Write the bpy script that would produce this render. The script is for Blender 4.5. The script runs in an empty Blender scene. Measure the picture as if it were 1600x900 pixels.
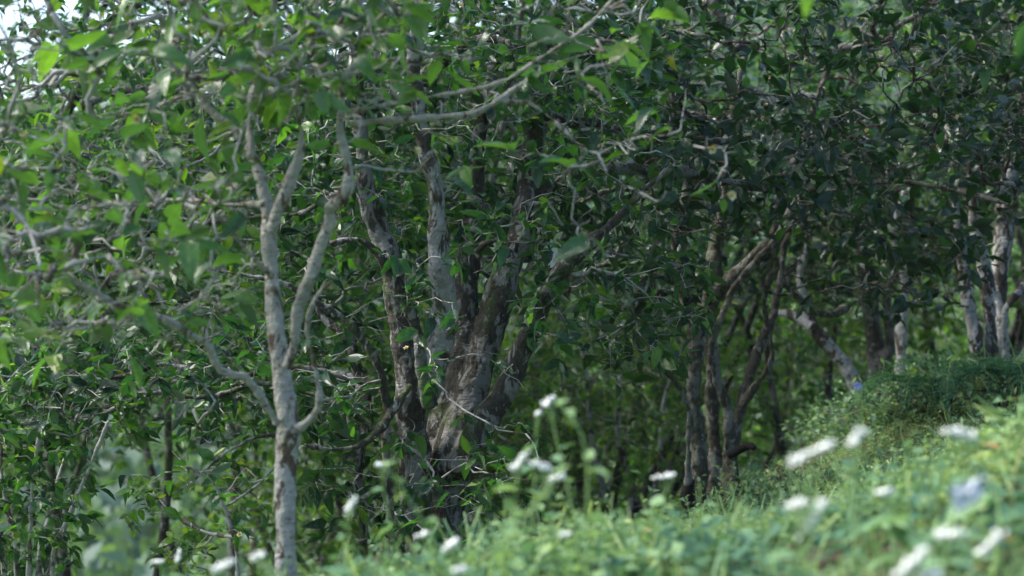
import bpy, math, random
import numpy as np
from mathutils import Vector, noise, kdtree

random.seed(11); RNG = np.random.default_rng(11)
SC = bpy.context.scene
COL = SC.collection
F = 3111.0                                   # focal length in photograph pixels (70 mm lens, 1600 px wide)

# ------------------------------------------------------------------ camera
cam_d = bpy.data.cameras.new('camera'); cam = bpy.data.objects.new('camera', cam_d); COL.objects.link(cam)
cam_d.lens = 70; cam_d.sensor_width = 36; cam_d.clip_end = 2000; cam_d.clip_start = 0.05
cam.location = (0, 0, 0); cam.rotation_euler = (math.radians(90), 0, 0)
cam_d.dof.use_dof = True; cam_d.dof.focus_distance = 8.9; cam_d.dof.aperture_fstop = 2.1
SC.camera = cam
# ------------------------------------------------------------------ world and sun
W = bpy.data.worlds.new('World'); SC.world = W; W.use_nodes = True
nt = W.node_tree; bg = nt.nodes['Background']
sky = nt.nodes.new('ShaderNodeTexSky'); sky.sky_type = 'NISHITA'; sky.sun_disc = False
SUN_EL, SUN_AZ = math.radians(47), math.radians(278)     # azimuth clockwise from +Y: from the left
sky.sun_elevation = SUN_EL; sky.sun_rotation = SUN_AZ
sky.air_density = 1.0; sky.dust_density = 1.5; sky.ozone_density = 1.5
nt.links.new(sky.outputs[0], bg.inputs[0]); bg.inputs[1].default_value = 0.15
sd = bpy.data.lights.new('sun', 'SUN'); sun = bpy.data.objects.new('sun', sd); COL.objects.link(sun)
sd.energy = 3.0; sd.angle = math.radians(24); sd.color = (1.0, 0.95, 0.86)
dv = Vector((math.sin(SUN_AZ) * math.cos(SUN_EL), math.cos(SUN_AZ) * math.cos(SUN_EL), math.sin(SUN_EL)))
sun.rotation_euler = dv.to_track_quat('Z', 'Y').to_euler()
SC.view_settings.view_transform = 'Standard'; SC.view_settings.look = 'None'
SC.view_settings.exposure = 1.5; SC.view_settings.gamma = 1
SC.render.engine = 'CYCLES'
SC.cycles.max_bounces = 6; SC.cycles.diffuse_bounces = 4; SC.cycles.glossy_bounces = 2
SC.cycles.transmission_bounces = 3; SC.cycles.caustics_reflective = False; SC.cycles.caustics_refractive = False
SC.cycles.use_denoising = True
SC.cycles.sample_clamp_indirect = 4

# ------------------------------------------------------------------ helpers
def at(px, py, Y):
    return np.array([(px - 800) / F * Y, Y, -(py - 450) / F * Y])

CP = np.array([(0,2,-.85),(1,2,-.66),(-1,2,-1.05),(2.4,2,-.2),
 (0,4,-.86),(-.6,4,-.92),(.5,4,-.76),(1.03,4,-.60),(2,4,-.25),(-1,4,-1.15),(-3,4,-2.2),
 (0,5.6,-.80),(-.6,5.2,-.88),(0,6,-.86),(.77,6,-.82),(1.54,6,-.50),(2.7,6,-.1),(-1.2,6.2,-1.3),(-3.5,6,-2.6),
 (0,8.5,-1.30),(1,8.5,-1.16),(2.2,8.5,-.72),(3.6,8.5,-.25),(-1,8.5,-1.65),(-2.2,8.5,-2.3),
 (1.06,11,-1.30),(2.0,11.5,-1.02),(2.6,11.8,-.58),(3.4,12,-.46),(0,11,-1.75),(4.8,11,0),
 (2.4,14,-.95),(3.1,14,-.8),(1.2,14,-1.8),(0,14,-2.3),(-2,12,-3.0),(-4,14,-4.1),(4.4,15,-.6),(-4,9,-3.2),
 (0,20,-3.4),(4,20,-1.9),(-6,22,-5.6),(8,20,.2),(8,10,1.6),(-8,10,-4.8),(6,2,1.2),(-6,2,-3.2)], float)
def _u(r2):
    return 0.5 * r2 * np.log(r2 + 1e-12)
def _fit():
    n = len(CP); P = np.c_[np.ones(n), CP[:, :2]]
    K = _u(((CP[:, None, :2] - CP[None, :, :2]) ** 2).sum(-1)) + np.eye(n) * .02
    A = np.block([[K, P], [P.T, np.zeros((3, 3))]])
    return np.linalg.solve(A, np.r_[CP[:, 2], 0, 0, 0])
WT = _fit()
def ground(x, y):
    x = np.atleast_1d(np.asarray(x, float)); y = np.atleast_1d(np.asarray(y, float))
    r2 = (x[:, None] - CP[None, :, 0]) ** 2 + (y[:, None] - CP[None, :, 1]) ** 2
    near = _u(r2) @ WT[:len(CP)] + WT[-3] + WT[-2] * x + WT[-1] * y
    d = np.hypot(x - 0, y - 10)
    far = -6 + 2.2 * np.tanh(x / 20) * 2 - 0.5 * np.exp(-((y - 45) / 25) ** 2) * 4 + 26 / (1 + np.exp(-(d - 130) / 22)) \
        + 2.0 * np.sin(x * .05 + 1) * np.cos(y * .04) * np.clip(d / 60, 0, 1)
    t = np.clip((d - 9) / 14, 0, 1); t = t * t * (3 - 2 * t)
    return near * (1 - t) + far * t
def gz(x, y):
    return float(ground(x, y)[0])

def mesh_np(name, V, Q, mat, parent=None, origin=None, uv=None, tint=None, smooth=True, tri=None):
    """one mesh object from numpy arrays of vertices and quads (and triangles)"""
    V = np.asarray(V, np.float32)
    if origin is not None: V = V - np.asarray(origin, np.float32)
    me = bpy.data.meshes.new(name)
    Q = np.asarray(Q, np.int32).reshape(-1, 4)
    nq = len(Q); T = np.asarray(tri if tri is not None else [], np.int32).reshape(-1, 3); ntr = len(T)
    me.vertices.add(len(V)); me.vertices.foreach_set('co', V.ravel())
    loops = np.r_[Q.ravel(), T.ravel()]
    me.loops.add(len(loops)); me.loops.foreach_set('vertex_index', loops.astype(np.int32))
    me.polygons.add(nq + ntr)
    me.polygons.foreach_set('loop_start', np.r_[np.arange(nq) * 4, nq * 4 + np.arange(ntr) * 3].astype(np.int32))
    me.polygons.foreach_set('use_smooth', np.full(nq + ntr, smooth, bool))
    if uv is not None:
        l = me.uv_layers.new(name='UVMap'); l.data.foreach_set('uv', np.asarray(uv, np.float32)[loops].ravel())
    if tint is not None:
        a = me.attributes.new('tint', 'FLOAT', 'FACE'); a.data.foreach_set('value', np.asarray(tint, np.float32))
    me.update(calc_edges=True); me.validate()
    if mat: me.materials.append(mat)
    o = bpy.data.objects.new(name, me); COL.objects.link(o)
    if parent is not None: o.parent = parent
    elif origin is not None: o.location = tuple(origin)
    return o

def thing(name, label, cat, loc, group=None):
    o = bpy.data.objects.new(name, None); COL.objects.link(o); o.location = tuple(float(v) for v in loc)
    o.empty_display_size = .2
    o['label'] = label; o['category'] = cat
    if group: o['group'] = group
    return o
def tag(o, label=None, cat=None, kind=None, group=None):
    if label: o['label'] = label
    if cat: o['category'] = cat
    if kind: o['kind'] = kind
    if group: o['group'] = group
    return o
def copy_tree(o, parent=None):
    c = o.copy(); COL.objects.link(c); c.parent = parent
    for ch in list(o.children): copy_tree(ch, c)
    return c

def nrmz(a):
    return a / np.maximum(np.linalg.norm(a, axis=-1, keepdims=True), 1e-9)

def catmull(P, step):
    P = np.asarray(P, float); Q = np.vstack([2 * P[0] - P[1], P, 2 * P[-1] - P[-2]])
    out = []
    for i in range(1, len(Q) - 2):
        L = np.linalg.norm(Q[i + 1, :3] - Q[i, :3]); n = max(2, int(L / step))
        t = np.linspace(0, 1, n, endpoint=False)[:, None]
        a, b, c, d = Q[i - 1], Q[i], Q[i + 1], Q[i + 2]
        out.append(.5 * ((2 * b) + (-a + c) * t + (2 * a - 5 * b + 4 * c - d) * t ** 2 + (-a + 3 * b - 3 * c + d) * t ** 3))
    out.append(Q[-2][None]); return np.vstack(out)

def tubes(paths, sides):
    """paths: list of (pts, radii) -> V, Q, T"""
    Vs, Qs, Ts = [], [], []; base = 0
    ang = np.linspace(0, 2 * math.pi, sides, endpoint=False); ca, sa = np.cos(ang), np.sin(ang)
    k = np.arange(sides); k2 = (k + 1) % sides
    for pts, rad in paths:
        n = len(pts)
        if n < 2: continue
        tg = np.gradient(pts, axis=0); tg = nrmz(tg)
        up = np.array([.3, .2, 1.]) if abs(tg[0][2]) < .8 else np.array([1., .3, .1])
        u = np.zeros_like(pts); c = up - tg[0] * up.dot(tg[0]); c /= np.linalg.norm(c) + 1e-9; u[0] = c
        for i in range(1, n):
            c = u[i - 1] - tg[i] * u[i - 1].dot(tg[i]); u[i] = c / (np.linalg.norm(c) + 1e-9)
        v = np.cross(tg, u)
        ring = pts[:, None] + rad[:, None, None] * (ca[None, :, None] * u[:, None] + sa[None, :, None] * v[:, None])
        Vs.append(ring.reshape(-1, 3)); Vs.append(pts[-1:] + tg[-1:] * rad[-1]); Vs.append(pts[:1])
        a = base + np.arange(n - 1)[:, None] * sides
        Qs.append(np.stack([a + k, a + k2, a + sides + k2, a + sides + k], -1).reshape(-1, 4))
        tip = base + n * sides; e = base + (n - 1) * sides
        Ts.append(np.stack([e + k, e + k2, np.full(sides, tip)], -1)); Ts.append(np.stack([base + k2, base + k, np.full(sides, tip + 1)], -1))
        base += n * sides + 2
    return np.vstack(Vs), np.vstack(Qs), np.vstack(Ts)

def leaf_arrays(pos, d, nrm, L, tint, ratio=.45, fold=.25, curl=.36, nl=4, rng=RNG):
    N = len(pos); d = nrmz(d); s = nrmz(np.cross(d, nrm)); n = np.cross(s, d)
    u = np.linspace(0, 1, nl + 1)
    w = np.sin(np.pi * np.clip(u, 0, 1) ** .82) ** .75 * (1 - .25 * u ** 3) * ratio * .5
    w[0] = .015; w[-1] = .01
    fo = fold * rng.uniform(.2, 1.6, N); cu = curl * rng.uniform(-.5, 2.0, N); tw = rng.normal(0, .12, N)
    wav = rng.uniform(-.02, .02, (N, nl + 1, 3)); wav[:, :, 1] = 0
    x = w[None, :, None] * np.array([-1, 0, 1])[None, None, :] * rng.uniform(.85, 1.15, N)[:, None, None]
    z = fo[:, None, None] * np.abs(x) * 1.4 - cu[:, None, None] * (u ** 2)[None, :, None] + tw[:, None, None] * x * u[None, :, None] * 3 + wav
    y = np.broadcast_to(u[None, :, None], x.shape) * (1 - .25 * np.clip(cu, 0, 1))[:, None, None]
    V = pos[:, None, None] + L[:, None, None, None] * (x[..., None] * s[:, None, None] + y[..., None] * d[:, None, None] + z[..., None] * n[:, None, None])
    V = V.reshape(-1, 3)
    i = np.arange(nl)[:, None] * 3 + np.arange(2)[None, :]; q = np.stack([i, i + 1, i + 4, i + 3], -1).reshape(-1, 4)
    Q = (q[None] + (np.arange(N) * (nl + 1) * 3)[:, None, None]).reshape(-1, 4)
    uv = np.stack(np.broadcast_arrays(u[:, None], np.array([0, .5, 1])[None, :]), -1).reshape(-1, 2)
    return V, Q, np.tile(uv, (N, 1)), np.repeat(tint, nl * 2)

# ------------------------------------------------------------------ materials
def new_mat(name):
    m = bpy.data.materials.new(name); m.use_nodes = True
    return m, m.node_tree, m.node_tree.nodes['Principled BSDF'], m.node_tree.nodes['Material Output']
def ramp(t, stops, interp='LINEAR'):
    r = t.nodes.new('ShaderNodeValToRGB'); e = r.color_ramp.elements; r.color_ramp.interpolation = interp
    while len(e) < len(stops): e.new(.5)
    for k, (p, c) in enumerate(stops): e[k].position = p; e[k].color = (*c, 1)
    return r
def mth(t, op, a, b=None):
    n = t.nodes.new('ShaderNodeMath'); n.operation = op
    for i, v in enumerate((a, b)):
        if v is None: continue
        if isinstance(v, (int, float)): n.inputs[i].default_value = v
        else: t.links.new(v, n.inputs[i])
    return n.outputs[0]
def mixc(t, f, a, b, mode='MIX'):
    n = t.nodes.new('ShaderNodeMix'); n.data_type = 'RGBA'; n.blend_type = mode
    for s, v in ((n.inputs[0], f), (n.inputs[6], a), (n.inputs[7], b)):
        if isinstance(v, (int, float)): s.default_value = v
        elif isinstance(v, tuple): s.default_value = (*v, 1)
        else: t.links.new(v, s)
    return n.outputs[2]

def leaf_mat(name, stops, rough=.34, trans=.36, veins=True, under=(.10, .16, .07), tgain=(2.2, 2.5, .7), spec=.3):
    m, t, b, out = new_mat(name); L = t.links.new
    a = t.nodes.new('ShaderNodeAttribute'); a.attribute_name = 'tint'
    r = ramp(t, stops); L(a.outputs['Fac'], r.inputs[0]); col = r.outputs[0]
    tc = t.nodes.new('ShaderNodeTexCoord'); nz = t.nodes.new('ShaderNodeTexNoise'); nz.inputs['Scale'].default_value = 45; nz.inputs['Detail'].default_value = 2
    L(tc.outputs['Object'], nz.inputs['Vector'])
    col = mixc(t, .5, col, mixc(t, 1., col, ramp_out(t, nz.outputs[0], [(.3, (.62, .62, .62)), (.7, (1.3, 1.3, 1.2))]), 'MULTIPLY'))
    if veins:
        sp = t.nodes.new('ShaderNodeSeparateXYZ'); L(tc.outputs['UV'], sp.inputs[0])
        av = mth(t, 'ABSOLUTE', mth(t, 'SUBTRACT', sp.outputs[1], .5))
        ph = mth(t, 'SUBTRACT', mth(t, 'MULTIPLY', sp.outputs[0], 62.), mth(t, 'MULTIPLY', av, 34.))
        sn = mth(t, 'SINE', ph)
        vein = mth(t, 'POWER', mth(t, 'MULTIPLY', mth(t, 'ADD', sn, 1.), .5), 5.)
        mid = mth(t, 'LESS_THAN', av, .035)
        vv = mth(t, 'MAXIMUM', mth(t, 'MULTIPLY', vein, .35), mth(t, 'MULTIPLY', mid, .8))
        col = mixc(t, mth(t, 'MULTIPLY', vv, .55), col, mixc(t, 1., col, (2.0, 1.7, 1.6), 'MULTIPLY'))
        bp = t.nodes.new('ShaderNodeBump'); bp.inputs['Strength'].default_value = .55; bp.inputs['Distance'].default_value = .0016
        L(sn, bp.inputs['Height']); L(bp.outputs[0], b.inputs['Normal'])
    g = t.nodes.new('ShaderNodeNewGeometry')
    top = col
    col = mixc(t, mth(t, 'MULTIPLY', g.outputs['Backfacing'], .55), col, under)
    L(col, b.inputs['Base Color'])
    L(mth(t, 'ADD', mth(t, 'MULTIPLY', g.outputs['Backfacing'], .25), mth(t, 'ADD', mth(t, 'MULTIPLY', nz.outputs[0], .16), rough - .08)), b.inputs['Roughness'])
    b.inputs['Specular IOR Level'].default_value = spec
    b.inputs['Coat Weight'].default_value = .28 if veins else 0; b.inputs['Coat Roughness'].default_value = .12
    tr = t.nodes.new('ShaderNodeBsdfTranslucent'); L(mixc(t, 1., top, tgain, 'MULTIPLY'), tr.inputs[0])
    mx = t.nodes.new('ShaderNodeMixShader'); mx.inputs[0].default_value = trans
    L(b.outputs[0], mx.inputs[1]); L(tr.outputs[0], mx.inputs[2]); L(mx.outputs[0], out.inputs[0])
    return m
def ramp_out(t, fac, stops):
    r = ramp(t, stops); t.links.new(fac, r.inputs[0]); return r.outputs[0]

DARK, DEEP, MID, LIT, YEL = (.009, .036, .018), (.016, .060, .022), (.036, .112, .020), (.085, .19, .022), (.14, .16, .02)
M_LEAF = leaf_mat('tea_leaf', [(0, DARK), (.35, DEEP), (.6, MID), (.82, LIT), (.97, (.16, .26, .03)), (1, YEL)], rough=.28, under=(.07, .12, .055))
M_LEAFD = leaf_mat('tea_leaf_shaded', [(0, (.006, .024, .013)), (.4, (.010, .040, .018)), (.7, (.021, .072, .020)), (.95, (.06, .13, .025)), (1, YEL)], rough=.30, trans=.26, spec=.22, under=(.05, .09, .045))  # darker copy of the tea leaf, canopy shade put into its colour
M_LEAFL = leaf_mat('tea_leaf_fresh_and_lit', [(0, (.018, .055, .03)), (.3, (.035, .095, .032)), (.6, (.055, .14, .03)), (.88, (.10, .21, .03)), (1, (.18, .21, .03))], rough=.27, trans=.38, tgain=(2.1, 2.2, .8), spec=.4)
M_HERB = leaf_mat('herb_leaf', [(0, (.06, .15, .09)), (.35, (.14, .26, .13)), (.7, (.24, .37, .15)), (.93, (.33, .42, .17)), (1, (.26, .17, .07))], rough=.6, trans=.35, veins=False, under=(.18, .27, .14), tgain=(1.5, 1.45, .9), spec=.35)
M_FERN = leaf_mat('fern_leaf', [(0, (.02, .08, .045)), (1, (.05, .15, .07))], rough=.55, trans=.3, veins=False)
M_FAR = leaf_mat('far_leaf_hazed', [(0, (.045, .085, .07)), (.6, (.08, .14, .10)), (1, (.13, .18, .11))], rough=.6, trans=.25, veins=False)  # pale bluish tones carry distance haze in the leaf colour

def bark_mat(name, brown, dark, lichen, lich_amt=.5, moss=.2, scale=1.0, bump=.012):
    m, t, b, out = new_mat(name); L = t.links.new
    tc = t.nodes.new('ShaderNodeTexCoord'); mp = t.nodes.new('ShaderNodeMapping'); mp.inputs['Scale'].default_value = (1, 1, .55)
    L(tc.outputs['Object'], mp.inputs[0])
    def nz(s, d, v=None, dist=0):
        n = t.nodes.new('ShaderNodeTexNoise'); n.inputs['Scale'].default_value = s * scale; n.inputs['Detail'].default_value = d; n.inputs['Roughness'].default_value = .62
        n.inputs['Distortion'].default_value = dist
        L(v or mp.outputs[0], n.inputs['Vector']); return n.outputs[0]
    fine = nz(38, 5); big = nz(6.5, 3, dist=.8); mid = nz(19, 4, dist=.5); ms = nz(4.2, 4)
    c = mixc(t, ramp_out(t, fine, [(.35, (0, 0, 0)), (.65, (1, 1, 1))]), dark, brown)
    lo = .62 - lich_amt * .28
    c = mixc(t, ramp_out(t, big, [(lo - .025, (0, 0, 0)), (lo + .025, (1, 1, 1))]), c, mixc(t, fine, tuple(x * .62 for x in lichen), lichen))
    c = mixc(t, ramp_out(t, mid, [(.60, (0, 0, 0)), (.64, (1, 1, 1))]), c, tuple(min(.7, x * 1.15) for x in lichen))
    c = mixc(t, ramp_out(t, mid, [(.33, (.85, .85, .85)), (.39, (0, 0, 0))]), c, dark)
    c = mixc(t, mth(t, 'MULTIPLY', ramp_out(t, ms, [(.52, (0, 0, 0)), (.62, (1, 1, 1))]), moss), c, (.05, .075, .018))
    mp2 = t.nodes.new('ShaderNodeMapping'); mp2.inputs['Scale'].default_value = (1, 1, 5); L(tc.outputs['Object'], mp2.inputs[0])
    rg = nz(9, 3, mp2.outputs[0], .4)
    c = mixc(t, ramp_out(t, rg, [(.30, (.7, .7, .7)), (.37, (0, 0, 0))]), c, tuple(x * .7 for x in dark))
    L(c, b.inputs['Base Color']); b.inputs['Roughness'].default_value = .85; b.inputs['Specular IOR Level'].default_value = .25
    h = mth(t, 'ADD', mth(t, 'ADD', fine, mth(t, 'MULTIPLY', mid, 1.3)), rg)
    bp = t.nodes.new('ShaderNodeBump'); bp.inputs['Strength'].default_value = .8; bp.inputs['Distance'].default_value = bump
    L(h, bp.inputs['Height']); L(bp.outputs[0], b.inputs['Normal'])
    return m
B_PALE = bark_mat('pale_bark', (.17, .12, .08), (.06, .043, .032), (.47, .45, .40), .74, .35, 2.1, .02)
B_BIG = bark_mat('old_mossy_bark', (.060, .055, .043), (.024, .022, .017), (.22, .215, .20), .32, .7, 1.5)
B_LICHEN = bark_mat('lichen_bark', (.09, .078, .062), (.035, .03, .024), (.34, .335, .315), .56, .45, 1.3)
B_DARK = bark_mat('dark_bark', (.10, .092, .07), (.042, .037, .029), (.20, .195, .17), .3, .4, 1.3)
B_MIX = bark_mat('brown_white_bark', (.09, .072, .058), (.035, .028, .022), (.36, .36, .35), .46, .15, 1.2)
B_WHITE = bark_mat('white_bark', (.12, .095, .075), (.05, .04, .03), (.38, .38, .37), .85, .1)
B_TWIG = bark_mat('grey_twig_bark', (.17, .14, .11), (.065, .052, .042), (.38, .37, .34), .58, .12, 1.6, .002)
B_TWIGD = bark_mat('dark_twig_bark', (.085, .068, .052), (.03, .024, .019), (.24, .23, .21), .32, .25, 1.6, .002)

def leaves_each(name, mat, root, base, P, D, Nn, L, T, **k):
    for i in range(len(P)):
        V, Q, uv, tt = leaf_arrays(P[i:i+1], D[i:i+1], Nn[i:i+1], L[i:i+1], T[i:i+1], **k)
        o = mesh_np(name, V, Q, mat, root, base, uv=uv, tint=tt)
    return o
def simple_mat(name, c, rough=.6, spec=.4, var=.25, scale=60, trans=0):
    m, t, b, out = new_mat(name)
    nz = t.nodes.new('ShaderNodeTexNoise'); nz.inputs['Scale'].default_value = scale
    tc = t.nodes.new('ShaderNodeTexCoord'); t.links.new(tc.outputs['Object'], nz.inputs['Vector'])
    t.links.new(ramp_out(t, nz.outputs[0], [(.3, tuple(x * (1 - var) for x in c)), (.7, tuple(min(.9, x * (1 + var * .5)) for x in c))]), b.inputs['Base Color'])
    b.inputs['Roughness'].default_value = rough; b.inputs['Specular IOR Level'].default_value = spec
    return m
M_PETAL = simple_mat('cream_petal', (.74, .70, .46), .5)
M_STAMEN = simple_mat('yellow_stamen', (.62, .42, .06), .7)
M_WHITE = simple_mat('white_floret', (.80, .80, .74), .7, .2, .1)
M_BLUE = simple_mat('blue_floret', (.16, .20, .62), .7, .2, .2)
M_STEM = simple_mat('green_stem', (.17, .27, .08), .6)
M_CARD = simple_mat('white_card', (.62, .62, .60), .6, .3, .06, 8)
M_SCRAP = simple_mat('pale_blue_plastic', (.66, .70, .74), .35, .5, .25, 25)
M_ROT = simple_mat('rotten_wood', (.02, .017, .014), .9, .2, .5)

# ------------------------------------------------------------------ growth
THIN = 1.0
def limb(spec, Y0, dy=0.0, wob=.02, seed=0, step=.045):
    """spec: (px, py, width_px[, dY]) rows, root first -> (pts, radii)"""
    n = len(spec); rows = []
    for i, r in enumerate(spec):
        Y = Y0 + (r[3] if len(r) > 3 else dy * i / max(1, n - 1))
        p = at(r[0], r[1], Y); rows.append([*p, r[2] / F * Y * .5 * THIN])
    P = catmull(rows, step); pts, rad = P[:, :3].copy(), np.maximum(P[:, 3], .003)
    k = np.arange(len(pts)) * step
    for ax in range(3):
        pts[:, ax] += wob * np.array([noise.noise(Vector((kk * 3.1 + seed * 7.7, ax * 9.3, seed * 3.3))) for kk in k]) * (rad / .02).clip(.5, 1.3)
    rad = rad * (1 + .24 * np.array([noise.noise(Vector((kk * 6.0, 5.5 + seed, 1.3))) for kk in k]))
    return pts, rad

OWN = []
def grow(limbs, targets, rng, zw=1.5, seg=.045, wob=.10, att0=None, tip=.0019, expo=2.25, maxr=.03):
    P, A0, PAR, D = [], [], [], []; fixed = []
    ok = []
    for li, (pts, rad) in enumerate(limbs):
        tg = nrmz(np.gradient(pts, axis=0)); s = int(len(pts) * (att0[li] if att0 else .3))
        for i in range(len(pts)):
            if i < s: continue
            P.append(pts[i]); PAR.append(-1); D.append(tg[i]); A0.append(rad[i])
    nf = len(P); cap = nf + len(targets) * 40
    PP = np.zeros((cap, 3)); PP[:nf] = P; DD = np.zeros((cap, 3)); DD[:nf] = D
    par = np.full(cap, -1, int); n = nf
    sc = np.array([1, 1, zw])
    T = np.asarray(targets); 
    d0 = np.array([np.min(((PP[:nf] - t) * sc) ** 2 @ np.ones(3)) for t in T]) ** .5
    order = np.argsort(d0 * rng.uniform(.75, 1.3, len(T)))
    paths = []
    for ti in order:
        t = T[ti]; dd = (((PP[:n] - t) * sc) ** 2).sum(1)
        j = int(np.argmin(dd)); L = float(np.linalg.norm(PP[j] - t))
        if L < .05: continue
        # go a little back down the parent chain so that branches leave forward
        b = j
        for _ in range(int(L / seg * .35)):
            if par[b] >= 0: b = par[b]
        p0 = PP[b]; L = float(np.linalg.norm(p0 - t)); m = max(3, min(38, int(L / seg)))
        dirn = DD[b] * .55 + nrmz(t - p0) * .6 + rng.normal(0, .25, 3); dirn = dirn / np.linalg.norm(dirn)
        u = np.linspace(0, 1, m + 1)[1:, None]
        c1 = p0 + dirn * L * .45; c2 = t - (nrmz(t - p0) + rng.normal(0, .45, 3) * np.array([1, 1, .6])) * L * .3
        q = (1 - u) ** 3 * p0 + 3 * (1 - u) ** 2 * u * c1 + 3 * (1 - u) * u ** 2 * c2 + u ** 3 * t
        kn = rng.normal(0, 1, (m, 3)); sm = kn.copy(); sm[1:] = (kn[1:] + kn[:-1]) * .7
        q = q + sm * seg * wob * 2.2 + (np.sin(u * rng.uniform(4, 12) + rng.uniform(0, 6)) * rng.normal(0, 1, 3)) * min(L * .045, .05)
        idx = np.arange(n, n + m)
        PP[idx] = q; par[idx] = np.r_[b, idx[:-1]]
        DD[idx] = nrmz(np.diff(np.vstack([p0, q]), axis=0)); n += m
        paths.append((b, idx))
    A = np.zeros(n)
    ta = tip ** expo
    for i in range(n - 1, nf - 1, -1):
        A[i] += ta * .10 if A[i] > 0 else ta
        if par[i] >= nf: A[par[i]] += A[i]
    R = A ** (1 / expo)
    own = np.zeros(n, int)
    out = []; OWN.clear()
    for b, idx in paths:
        own[idx] = own[b] if b >= nf else idx[0]; OWN.append(int(own[idx[0]]))
        r = np.minimum(R[idx], maxr); r0 = r[0] * 1.05
        if b < nf: r0 = min(r0 * 1.35, A0[b] * .9)
        r = r.copy(); kk = min(6, len(r)); r[-kk:] *= np.linspace(1, .38, kk)
        out.append((np.vstack([PP[b], PP[idx]]), np.r_[r0, r]))
    return out, PP[:n], DD[:n], R, nf

def sample_leaves(paths, rng, per_tip=(3, 6), size=(.06, .11), thr=.0034, skip=.0, along=.45):
    pos, d = [], []
    for pts, r in paths:
        if rng.random() < skip: continue
        m = len(pts); end = nrmz(pts[-1] - pts[-2])
        k = rng.integers(*per_tip)
        thin = np.where(r < thr)[0]
        for q in range(k):
            a = rng.uniform(0, 6.28); v = np.array([math.cos(a), math.sin(a), rng.uniform(-.55, .55)])
            pos.append(pts[-1] + rng.normal(0, .012, 3) - end * rng.uniform(0, .04)); d.append(end * .7 + v * .8)
        for i in thin[:-1]:
            if rng.random() < along:
                a = rng.uniform(0, 6.28); v = np.array([math.cos(a), math.sin(a), rng.uniform(-.6, .4)])
                tg = nrmz(pts[min(i + 1, m - 1)] - pts[i]); pos.append(pts[i]); d.append(tg * .45 + v * .8)
    pos = np.array(pos); d = nrmz(np.array(d)); N = len(pos)
    d[:, 2] -= rng.normal(.10, .25, N); d = nrmz(d)
    nr = np.array([0, 0, 1.]) + rng.normal(0, .6, (N, 3))
    L = rng.uniform(*size, N) * rng.choice([.5, .75, 1.0, 1.12], N, p=[.15, .25, .45, .15])
    return pos, d, nr, L

def vol(boxes, rng):
    """boxes: (px0, px1, py0, py1, Y0, Y1, count) -> target points inside ellipsoid-ish boxes"""
    out = []
    for (a, b, c, d, y0, y1, n) in boxes:
        k = 0
        while k < n:
            u = rng.uniform(-1, 1, 3)
            if (np.abs(u) ** 3).sum() > 1: continue
            Y = (y0 + y1) / 2 + u[2] * (y1 - y0) / 2
            out.append(at((a + b) / 2 + u[0] * (b - a) / 2, (c + d) / 2 + u[1] * (d - c) / 2, Y)); k += 1
    return np.array(out)

TEX = bpy.data.textures.new('bark_lumps', 'CLOUDS'); TEX.noise_scale = .09; TEX.noise_depth = 3
TEX2 = bpy.data.textures.new('bark_fine', 'CLOUDS'); TEX2.noise_scale = .022; TEX2.noise_depth = 2

def flower_mesh(seed):
    rng = np.random.default_rng(seed); N = 6
    a = np.linspace(0, 6.28, N, endpoint=False) + rng.normal(0, .1, N)
    d = np.stack([np.cos(a), np.sin(a), rng.uniform(.25, .8, N)], -1); nr = np.stack([-np.cos(a), -np.sin(a), np.full(N, 1.4)], -1)
    V, Q, uv, tt = leaf_arrays(np.zeros((N, 3)), d, nr, rng.uniform(.013, .017, N), np.zeros(N), ratio=.95, fold=.3, curl=-.2, nl=3, rng=rng)
    nq = len(Q)
    # stamen ball of short rods
    rods = []
    for k in range(26):
        v = nrmz(rng.normal(0, 1, 3) + np.array([0, 0, 1.4])); rods.append((np.array([[0, 0, 0], v * .005, v * .0095]), np.array([.0006, .0006, .0014])))
    V2, Q2, T2 = tubes(rods, 4)
    me_o = mesh_np('flower', np.vstack([V, V2]), np.vstack([Q, Q2 + len(V)]), M_PETAL, tri=T2 + len(V))
    me = me_o.data; me.materials.append(M_STAMEN)
    mi = np.zeros(len(me.polygons), np.int32); mi[nq:] = 1; me.polygons.foreach_set('material_index', mi)
    bpy.data.objects.remove(me_o); return me
FLOWERS = [flower_mesh(s) for s in range(3)]

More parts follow.
